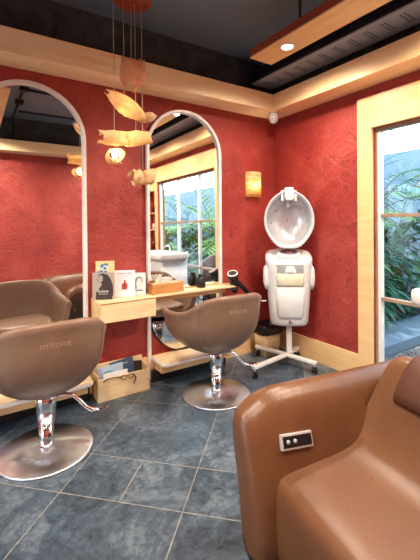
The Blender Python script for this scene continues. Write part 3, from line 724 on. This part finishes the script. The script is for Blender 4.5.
for sx, sz in ((-.12, .1), (-.165, -.02), (.17, -.01), (.12, .12)):
    obj('nozzle', MB().lathe([(.006, -.0), (.006, .006), (0, .007)], DP(sx, .012 if abs(sx) > .14 else -.005, HZ+sz), 10, axis=fd), M['black'], ds)
obj('side_knob', MB().lathe([(.007, 0), (.007, .06), (.016, .062), (.018, .08), (.01, .092), (0, .092)], DP(-.22, .02, .62), 16, axis=-rt), M['white_pl'], ds)
obj('post', MB().loft([[DP(a_, f_, z) for a_, f_ in ((-.026, -.02), (.026, -.02), (.026, .02), (-.026, .02))] for z in (.11, .405)], smooth=False), M['white'], ds, bevel=.006)
obj('post_lock', MB().lathe([(.02, 0), (.02, .012), (.013, .016), (0, .016)], DP(0, .12, .44), 16, axis=fd), M['chrome'], ds)
# cross base arms
cb = V((2.545, 2.53, .1))
ends = [V((2.085, 2.463, .1)), V((2.60, 2.235, .1)), V((2.46, 2.86, .1)), V((2.76, 2.60, .1))]
for e in ends:
    d = (e-cb).normalized(); w_ = V((-d.y, d.x, 0))*.024
    obj('base_arm', MB().loft([[p+w_+V((0, 0, -.015)), p-w_+V((0, 0, -.015)), p-w_*.9+V((0, 0, .015)), p+w_*.9+V((0, 0, .015))] for p in (cb, e+d*.02)], smooth=False), M['white'], ds, bevel=.008, seg=3)
    cs = obj('caster', MB().tube([e+V((0, 0, -.012)), e+V((0, 0, -.04))], .01, 10).box(-.018, .018, -.014, .014, -.014, .02, 0, Matrix.Translation(e+V((.004, 0, -.055)))), M['chrome'], ds)
    for s_ in (-1, 1):
        obj('caster_wheel', MB().lathe([(.012, -.007), (.03, -.007), (.032, -.004), (.032, .004), (.03, .007), (.012, .007)], V((e.x+.004, e.y, .033))+V((s_*.014*.8, -s_*.014*.55, 0)), 24, axis=V((.8, -.55, 0))), M['rubber'], cs)

# bin
t = thing('waste_bin', 'beige waste bin with a black liner beside the white steamer post', 'bin', (2.53, 2.86, 0))
def br_(a_, z, cx_=2.585, cy_=2.845, e=.35, wob=0):
    o = []
    for q in range(32):
        c_, s_ = math.cos(2*PI*q/32), math.sin(2*PI*q/32); k = 1+wob*math.sin(q*3.7)
        o.append(V((cx_+a_*k*math.copysign(abs(c_)**e, c_), cy_+.78*a_*k*math.copysign(abs(s_)**e, s_), z+wob*.12*math.sin(q*2.3))))
    return o
obj('bin_body', MB().loft([br_(.105, .0), br_(.128, .31), br_(.12, .31), br_(.10, .02)]), M['cream' if 0 else 'ply'], t)
obj('bin_liner', MB().loft([br_(.136, .235, wob=.03), br_(.142, .27, wob=.05), br_(.139, .315, wob=.03), br_(.130, .335, wob=.04), br_(.11, .325, wob=.05), br_(.10, .22, wob=.03), br_(.08, .1)]), M['bag'], t)

# ------------------------------------------------------------------ wall sconce
t = thing('wall_sconce', 'glowing woven half-round wall lamp right of the arched mirror', 'lamp', (2.47, YW, 1.79))
n = 20; rings = []
for i in range(n+1):
    a_ = PI*i/n; x = 2.515-.095*math.cos(a_); y = YW-.012-.075*math.sin(a_)**.7
    rings.append([V((x, y, 1.655)), V((x, y, 1.925))])
sh = MB(); sh.loft(rings, caps=False, closed=False, smooth=True)
o = obj('lamp_shade', sh, M['sconce'], t); md = o.modifiers.new('s', 'SOLIDIFY'); md.thickness = .002
obj('back_plate', MB().box(2.425, 2.605, YW-.012, YW-.0, 1.67, 1.91), M['wood_z'], t)
ld = bpy.data.lights.new('sconce_glow', 'POINT'); ld.energy = 75; ld.color = (1, .80, .54); ld.shadow_soft_size = .03
lo = bpy.data.objects.new('sconce_glow', ld); C.objects.link(lo); lo.location = (2.515, YW-.046, 1.765); lo.parent = t; lo.matrix_parent_inverse = Matrix.Translation(t.location).inverted()
obj('bulb', MB().lathe([(0, -.032), (.02, -.026), (.03, -.005), (.026, .018), (.012, .035), (.012, .05), (0, .05)], (2.515, YW-.046, 1.765), 18), M['bulb'], t)

# ------------------------------------------------------------------ pendant cluster
PY = 2.5
def tube_leaf(mb, p0, p1, r, tw=0, a0=0, span=5.6, taper=(.35, 1, .45), n=26, m=22, ruff=.08, seed=0):
    """a rolled sheet of fibre: its radius swells along the axis and its edges ruffle"""
    rnd = random.Random(seed); p0, p1 = V(p0), V(p1); d = (p1-p0).normalized(); up = V((0, -1, .01)) if abs(d.y) < .9 else V((0, 0, 1)); up = (up-d*up.dot(d)).normalized(); w_ = d.cross(up)
    f = [rnd.uniform(0, 6) for _ in range(4)]; rings = []
    for i in range(n+1):
        s_ = i/n; ta, tm, tc = taper
        rad = r*((ta*(1-s_)+tc*s_)+(tm-(ta*(1-s_)+tc*s_))*math.sin(PI*s_)**.8)
        row = []
        for j in range(m+1):
            q = a0+tw*s_+span*(j/m-.5)
            rr_ = rad*(1+ruff*math.sin(3*q+f[0]+4*s_)+ruff*.7*math.sin(7*s_+f[1]+2*q)+.04*math.sin(19*q+f[2]))
            edge = .02*r/.06*math.sin(q*2+f[3])*(1 if i in (0, n) else 0)
            row.append(p0.lerp(p1, s_)+up*math.cos(q)*rr_+w_*math.sin(q)*rr_+d*edge)
        rings.append(row)
    mb.loft(rings, caps=False, closed=False)
def wire(pts, t, r=.0024): return obj('cord', MB().tube(pts, r, 6), M['wirem'], t)
M['wirem'] = plain('clear_grey_cord', srgb(206, 196, 184), .5)
def pend(label, pieces, cordx, ztop_shade, mat, bulb=None, extra=None):
    t = thing('pendant_lamp', label, 'lamp', (cordx, PY, ztop_shade), 'fibre pendant lamps')
    for pc in pieces:
        mb = MB(); tube_leaf(mb, *pc[0], **pc[1]); o = obj('lamp_shade', mb, mat if len(pc) < 3 else pc[2], t); md = o.modifiers.new('s', 'SOLIDIFY'); md.thickness = .0016
    wire([(cordx, PY, ztop_shade), (cordx+.002, PY, (ztop_shade+2.98)/2), (cordx, PY, 2.985)], t)
    if bulb:
        obj('bulb', MB().lathe([(0, -.024), (.014, -.02), (.022, -.002), (.018, .014), (.009, .026), (.009, .04), (0, .04)], bulb, 16), M['bulb'], t)
        ld = bpy.data.lights.new('pendant_glow', 'POINT'); ld.energy = 26; ld.color = (1, .80, .55); ld.shadow_soft_size = .02
        lo = bpy.data.objects.new('pendant_glow', ld); C.objects.link(lo); lo.location = V(bulb)+V((0, 0, -.0)); lo.parent = t; lo.matrix_parent_inverse = Matrix.Translation(t.location).inverted()
    return t
pend('crumpled salmon fibre pendant, topmost of the cluster by the mirrors', [(((.975, PY, 2.56), (.99, PY, 2.385), .078), dict(taper=(.85, 1.05, 1.0), span=5.6, ruff=.13, seed=1), M['shade_salmon']), (((1.055, PY-.01, 2.575), (1.035, PY, 2.46), .034), dict(taper=(.5, 1, .4), seed=5, ruff=.15), M['shade_cream'])], .973, 2.53, M['shade_salmon'])
pend('lit leaf-shaped pendant slanting down to the right, second from top', [(((.795, PY, 2.305), (1.06, PY-.01, 2.165), .056), dict(taper=(.25, 1.1, .5), seed=2, tw=1.2, span=4.8)), (((1.02, PY, 2.155), (1.165, PY, 2.195), .038), dict(taper=(.6, 1, .1), seed=3), M['shade_cream'])], .917, 2.27, M['shade_lit'], (.93, PY, 2.225))
pend('lit horizontal tube-shaped fibre pendant, third from top', [(((.742, PY, 1.99), (.93, PY, 1.995), .05), dict(taper=(.95, 1, 1), seed=4, tw=.5)), (((.925, PY, 1.995), (1.112, PY, 2.025), .052), dict(taper=(1, 1, .8), seed=9, tw=-.6))], 1.003, 2.05, M['shade_lit'], (.93, PY, 2.0))
pend('small round open pendant with a bare glowing bulb', [(((.842, PY-.04, 1.868), (.842, PY+.035, 1.868), .056), dict(taper=(1, .7, 1), seed=6, span=6.2, ruff=.1)), (((.80, PY+.0, 1.835), (.885, PY+.0, 1.825), .022), dict(taper=(.5, 1, .5), seed=7, span=4))], .843, 1.93, M['shade_lit'], (.84, PY-.02, 1.872))
pend('unlit bow-shaped fibre pendant, lowest of the cluster', [(((.978, PY, 1.718), (1.055, PY, 1.728), .062), dict(taper=(.95, .9, .5), seed=8)), (((1.05, PY, 1.728), (1.13, PY, 1.732), .06), dict(taper=(.5, .9, .95), seed=11))], 1.055, 1.77, M['shade_cream'])
t = thing('pendant_canopy', 'round red-brown wooden plate holding the pendant cords at the ceiling', 'lamp', (.985, PY, 2.95))
obj('canopy_plate', MB().lathe([(0, 2.985), (.125, 2.985), (.135, 2.995), (.135, 3.03), (0, 3.03)], (.985, PY, 0), 40), M['redwood'], t)
obj('canopy_stem', MB().lathe([(.03, 3.03), (.03, ZC)], (.985, PY, 0), 16), M['blackmet'], t)

# ------------------------------------------------------------------ hanging light panels, duct, conduits, camera
def panel(x0, x1, y0, y1, z, lights, label):
    t = thing('hanging_light_panel', label, 'light panel', ((x0+x1)/2, (y0+y1)/2, z), 'hanging wooden light panels')
    obj('panel_board', MB().box(x0, x1, y0, y1, z, z+.012), M['wood_y'], t, bevel=.001)
    m_ = MB().box(x0, x0+.018, y0, y1, z+.0125, z+.075).box(x1-.018, x1, y0, y1, z+.0125, z+.075).box(x0+.018, x1-.018, y0, y0+.018, z+.0125, z+.075).box(x0+.018, x1-.018, y1-.018, y1, z+.0125, z+.075)
    obj('panel_side', m_, M['redwood'], t)
    xm = (x0+x1)/2
    for y in (y0+.3, y1-.45):
        obj('hanger', MB().lathe([(.011, z+.0125), (.011, ZC)], (xm-.0, y, 0), 10), M['blackmet'], t)
    for y, en in lights:
        f = obj('downlight', MB().lathe([(.046, z+.004), (.058, z+.001), (.06, z-.004), (.05, z-.006), (.042, z-.003)], (xm, y, 0), 28), M['white'], t)
        obj('downlight_lens', MB().lathe([(0, z-.001), (.042, z-.001), (.042, z-.0035), (0, z-.0035)], (xm, y, 0), 24), M['downlight'], f)
        ld = bpy.data.lights.new('downlight_beam', 'SPOT'); ld.energy = en; ld.color = (1, .86, .69); ld.spot_size = 2.85; ld.spot_blend = .7; ld.shadow_soft_size = .04
        lo = bpy.data.objects.new('downlight_beam', ld); C.objects.link(lo); lo.location = (xm, y, z-.02); lo.parent = t; lo.matrix_parent_inverse = Matrix.Translation(t.location).inverted()
EN = 86
panel(1.98, 2.225, -.30, 2.375, 2.78, ((2.06, EN), (1.0, EN), (0., EN)), 'long wooden light panel hanging near the grey duct')
panel(.10, .345, -.2, 1.75, 2.78, ((1.3, EN*1.2), (.1, EN)), 'wooden light panel hanging over the middle of the room')
panel(-1.5, -1.255, -.2, 2.2, 2.78, ((1.9, EN*1.2), (.6, EN)), 'added wooden light panel out of view by the left glazing, for warm fill')  # panel and its downlights added out of view as warm fill
t = thing('ceiling_duct', 'long grey perforated duct hanging above the right ledge', 'duct', (2.54, 1, 2.8))
obj('duct_sheet', MB().box(2.40, 2.68, YB+.02, 2.86, 2.80, 2.812), M['perf'], t)
obj('duct_casing', MB().box(2.40, 2.68, YB+.02, 2.86, 2.813, 2.93), M['blackmet'], t)
rb = MB()
for z in (2.84, 2.875, 2.91): rb.box(2.392, 2.3995, YB+.02, 2.86, z-.006, z+.006)
obj('duct_rib', rb, M['blackmet'], t)
for y in (.3, 1.3, 2.3): obj('hanger', MB().lathe([(.008, 2.93), (.008, ZC)], (2.42, y, 0), 8), M['blackmet'], t)
def conduit(pts, label, boxes=()):
    t = thing('conduit', label, 'pipe', pts[0])
    obj('pipe', MB().tube(pts, .014, 10), M['blackmet'], t)
    for b_ in boxes: obj('junction_box', MB().box(b_[0]-.05, b_[0]+.05, b_[1]-.05, b_[1]+.05, ZC-.055, ZC-.002), M['blackmet'], t, bevel=.004)
zc_ = ZC-.017
conduit([(.56, 1.7, zc_), (.56, YB+.03, zc_), (.56, YB+.016, ZC-.03), (.56, YB+.016, 2.72)], 'black conduit running along the ceiling and down the front wall', ((.56, .9), (.56, .35)))
conduit([(.60, .86, zc_), (2.3, .86, zc_)], 'black conduit crossing the ceiling towards the duct')
conduit([(.60, -.15, zc_), (2.3, -.15, zc_)], 'black conduit crossing the ceiling near the front wall')
# security camera
t = thing('security_camera', 'white dome security camera under the ledge corner', 'camera', (2.665, 2.82, ZB))
cc = V((2.65, 2.80, ZB)); va = V((-.45, -.6, -.5)).normalized()
obj('camera_mount', MB().lathe([(0, 0), (.046, 0), (.046, -.03), (.04, -.035)], cc, 28), M['white_pl'], t)
obj('camera_body', MB().lathe([(.0, .01), (.03, .008), (.043, -.01), (.047, -.04), (.045, -.065), (.036, -.085), (.018, -.098), (0, -.1)], cc+V((0, 0, -.012)), 30), M['white_pl'], t)
for s_ in (-1, 1):
    obj('camera_lens', MB().lathe([(.009, 0), (.009, .006), (0, .007)], cc+V((-.022, -.028, -.072))+V((.8, -.6, 0))*s_*.014, 14, axis=va), M['black'], t)
t = thing('security_camera_cap', '', 'camera') if 0 else None

# ------------------------------------------------------------------ garden
struct('ground', MB().box(-9, 12, -11, 8, -.14, -.12), M['gravel'])
path = tag(obj('paving_slab', MB().box(3.25, 6.4, 2.27, 2.78, -.12, -.0), M['concrete_path'], bevel=.01), 'long blue-grey paving slab outside the window', 'paving')
struct('wall_garden', MB().box(7.8, 8.0, -11, 5.9, -.12, 2.9).box(3.2, 7.8, 5.7, 5.9, -.12, 2.9), M['gwall'])
def leaf(bm, p, d, nrm, l, w_, droop=.3, seg=5):
    """one blade: a narrow curved strip that ends in a point"""
    side = d.cross(nrm).normalized(); prev = None; q = V(p); dd = d.copy()
    for i in range(seg+1):
        s_ = i/seg; ww = w_*math.sin(PI*min(.98, s_*.9+.08))**.8*(1 if i < seg else .05)
        a_, b_ = bm.verts.new(q+side*ww), bm.verts.new(q-side*ww)
        if prev: f = bm.faces.new((prev[0], prev[1], b_, a_)); f.smooth = True
        prev = (a_, b_); dd = (dd+V((0, 0, -droop/seg))).normalized(); q = q+dd*(l/seg)
def frond(mb, stem, base, d, L_, leafl, w_, n=16, droop=.9, rnd=random):
    p = V(base); dd = d.normalized(); pts = [p.copy()]
    for i in range(n):
        dd = (dd+V((0, 0, -droop/n))).normalized(); p = p+dd*(L_/n); pts.append(p.copy())
        if i > n*.22:
            side = dd.cross(V((0, 0, 1))).normalized(); k = math.sin(PI*(i/n*.85+.12))
            for s_ in (-1, 1):
                leaf(mb.bm, p, (side*s_+dd*.8+V((0, 0, .15+rnd.uniform(-.1, .1)))).normalized(), V((0, 0, 1)), leafl*k, w_, .6, 4)
    stem.tube(pts, [.007*(1-.7*i/n)+.002 for i in range(n+1)], 5)
def palm(x, y, h, nf, L_, leafl, w_, mat, label, seed, grp='palms in the garden', z0=-.12, spread=1.0):
    rnd = random.Random(seed); t = thing('palm_plant', label, 'plant', (x, y, z0), grp); f = MB(); s = MB()
    for i in range(nf):
        a_ = 2*PI*i/nf+rnd.uniform(-.3, .3); el = rnd.uniform(.5, 1.3)
        d = V((math.cos(a_)*spread, math.sin(a_)*spread, math.tan(el)*.8)); b_ = V((x+math.cos(a_)*.05, y+math.sin(a_)*.05, z0+h*rnd.uniform(.75, 1)))
        s.tube([(x+math.cos(a_)*.03, y+math.sin(a_)*.03, z0), b_], .01, 5); frond(f, s, b_, d, L_*rnd.uniform(.8, 1.1), leafl, w_, 15, rnd.uniform(.9, 1.7), rnd)
    obj('fronds', f, mat, t); obj('stems', s, M['trunk'], t)
def bush(x, y, h, nl, l, w_, mat, label, seed, grp='leafy plants in the garden', z0=-.12, rad=.3):
    rnd = random.Random(seed); t = thing('leafy_plant', label, 'plant', (x, y, z0), grp); f = MB(); s = MB()
    for i in range(nl):
        a_ = rnd.uniform(0, 2*PI); zz = z0+h*rnd.uniform(.12, 1); r = rad*rnd.uniform(.1, 1)*(1.1-.4*zz/(h+.1))
        p = V((x+r*math.cos(a_), y+r*math.sin(a_), zz)); d = V((math.cos(a_), math.sin(a_), rnd.uniform(-.1, 1.1))).normalized()
        leaf(f.bm, p, d, V((0, 0, 1)), l*rnd.uniform(.7, 1.2), w_, 1.1, 5)
        if i % 6 == 0: s.tube([(x+r*.2*math.cos(a_), y+r*.2*math.sin(a_), z0), p], .006, 4)
    obj('leaves', f, mat, t); obj('stems', s, M['trunk'], t)
# straight behind the slab (seen through the window)
bush(4.25, 3.25, 1.45, 420, .55, .032, M['leaf1'], 'dense dark green long-leaved plant behind the slab, nearest the salon', 1, rad=.45)
bush(5.1, 3.35, 1.2, 380, .5, .032, M['leaf3'], 'dense blue-green plant behind the slab, middle of the bed', 2, rad=.42)
bush(6.0, 3.4, 1.5, 380, .55, .036, M['leaf1'], 'dense dark green plant at the far end of the slab', 3, rad=.45)
bush(5.0, 4.2, 1.6, 320, .5, .04, M['leaf1'], 'tall dark green plant against the garden wall behind the bed', 4, rad=.4)
bush(6.1, 4.3, 1.6, 320, .5, .04, M['leaf3'], 'tall blue-green plant in the far corner of the garden walls', 15, rad=.4)
palm(4.55, 4.0, 1.4, 9, 1.35, .5, .02, M['leaf2'], 'bright green palm rising above the bed near the salon', 5)
palm(6.3, 3.5, 1.5, 10, 1.35, .55, .022, M['leaf3'], 'blue-green palm in front of the far garden wall', 6)
palm(5.5, 4.0, 1.9, 9, 1.3, .5, .02, M['leaf2'], 'tall fresh green palm against the garden wall', 7)
palm(5.0, 3.15, 2.0, 10, 1.2, .5, .024, M['leaf3'], 'tall palm just behind the paving slab with arching fronds', 21)
palm(4.9, .9, 1.35, 9, 1.0, .45, .026, M['leaf2'], 'bright yellow-green palm just outside the window', 22)
# further along the garden (seen in the mirror)
palm(4.9, -.9, 1.2, 12, 1.4, .55, .026, M['leaf2'], 'bright green palm reflected through the middle window pane', 8)
palm(5.6, -2.3, 1.5, 13, 1.5, .6, .028, M['leaf2'], 'taller bright palm further along the garden', 9)
palm(5.9, -4.6, 1.6, 12, 1.5, .6, .028, M['leaf3'], 'blue-green palm deep in the garden', 10)
palm(4.6, -3.6, 1.3, 12, 1.5, .55, .026, M['leaf2'], 'low spreading palm by the deep garden bed', 16)
bush(4.5, .2, .62, 200, .4, .03, M['leaf4'], 'white-striped plant outside the window, nearest the steamer side', 11, rad=.38)
bush(4.4, -.9, .7, 200, .42, .03, M['leaf4'], 'white-striped plant outside, middle of the low row', 12, rad=.38)
bush(4.5, -2.0, .8, 200, .42, .03, M['leaf4'], 'white-striped plant outside, far end of the low row', 13, rad=.38)
bush(5.5, -.3, 1.2, 300, .55, .045, M['leaf1'], 'dark green plant behind the nearest white-striped plant', 14, rad=.45)
bush(5.4, -1.5, 1.35, 320, .55, .045, M['leaf1'], 'dark green plant behind the middle white-striped plant', 18, rad=.5)
bush(5.6, -3.3, 1.4, 320, .55, .045, M['leaf1'], 'dark green plant behind the deep palms', 17, rad=.5)
bush(5.4, -5.2, 1.5, 300, .6, .05, M['leaf1'], 'dark green plant furthest along the garden', 19, rad=.55)
# terrace chair glimpsed in the mirror
t = thing('terrace_chair', 'tan rounded terrace armchair outside the window', 'chair', (3.5, .86, -.12))
rings = []
for i in range(25):
    a_ = -2.1+4.2*i/24; cx_, cy_ = math.sin(a_), math.cos(a_)
    px_, py_ = 3.5+.30*cy_, .86+.30*cx_
    zt = .92-.18*(abs(a_)/2.1)**2
    dx, dy = cy_*.05, cx_*.05
    rings.append([V((px_*1+dx, py_+dy, .1)), V((px_+dx*1.3, py_+dy*1.3, .5)), V((px_+dx, py_+dy, zt-.02)), V((px_, py_, zt)), V((px_-dx, py_-dy, zt-.02)), V((px_-dx, py_-dy, .1))])
obj('backrest', MB().loft(rings), M['tan'], t)
obj('seat', MB().lathe([(0, .12), (.27, .12), (.28, .28), (.25, .32), (0, .33)], (3.5, .86, 0), 28), M['tan'], t)
for sx in (-.2, .2):
    for sy in (-.2, .2): obj('leg', MB().tube([(3.5+sx, .86+sy, -.12), (3.5+sx*.9, .86+sy*.9, .14)], .018, 8), M['barwood'], t)

# ------------------------------------------------------------------ light
wd = bpy.data.worlds.new('World'); S.world = wd; wd.use_nodes = True
nt = wd.node_tree; bg = nt.nodes['Background']
sky = nt.nodes.new('ShaderNodeTexSky'); sky.sky_type = 'NISHITA'; sky.sun_disc = False; sky.sun_elevation = 1.0; sky.sun_rotation = 2.5; sky.air_density = 1.2
mx = nt.nodes.new('ShaderNodeMix'); mx.data_type = 'RGBA'; mx.inputs[0].default_value = .85
nt.links.new(sky.outputs[0], mx.inputs[6]); mx.inputs[7].default_value = (.80, .92, 1.0, 1)
nt.links.new(mx.outputs[2], bg.inputs[0]); bg.inputs[1].default_value = 2.3
sd = bpy.data.lights.new('sun', 'SUN'); sd.energy = 3.0; sd.angle = .05; sd.color = (1, .95, .86)
so = bpy.data.objects.new('sun', sd); C.objects.link(so); so.rotation_euler = V((-.35, .15, .9)).to_track_quat('Z', 'Y').to_euler()
def portal(loc, sx, sy, d):
    ld = bpy.data.lights.new('window_portal', 'AREA'); ld.shape = 'RECTANGLE'; ld.size = sx; ld.size_y = sy; ld.cycles.is_portal = True
    lo = bpy.data.objects.new('window_portal', ld); C.objects.link(lo); lo.location = loc; lo.rotation_euler = V(d).to_track_quat('-Z', 'Z').to_euler()
portal((XR+.15, (wy0+wy1)/2, 1.1), 1.95, 2.2, (-1, 0, 0))
portal((XL-.15, 1.4, 1.2), 2.3, 2.3, (1, 0, 0))

# ------------------------------------------------------------------ camera
yaw, pit, rol, F_, CY = -.5818, -.0083, -.0083, 361.13, 226.3
fw = V((-math.sin(yaw)*math.cos(pit), math.cos(yaw)*math.cos(pit), math.sin(pit)))
r0 = V((math.cos(yaw), math.sin(yaw), 0)); u0 = r0.cross(fw)
rg = r0*math.cos(rol)+u0*math.sin(rol); up = rg.cross(fw)
cd_ = bpy.data.cameras.new('camera'); co_ = bpy.data.objects.new('camera', cd_); C.objects.link(co_)
m_ = Matrix((rg, up, -fw)).transposed().to_4x4(); m_.translation = (0, 0, 1.3845); co_.matrix_world = m_
cd_.sensor_fit = 'HORIZONTAL'; cd_.sensor_width = 36; cd_.lens = F_/420*36; cd_.shift_y = -(280-CY)/420; cd_.clip_start = .02
S.camera = co_
S.view_settings.view_transform = 'Standard'; S.view_settings.look = 'None'; S.view_settings.gamma = 1; S.view_settings.use_curve_mapping = False
S.view_settings.exposure = 0.55
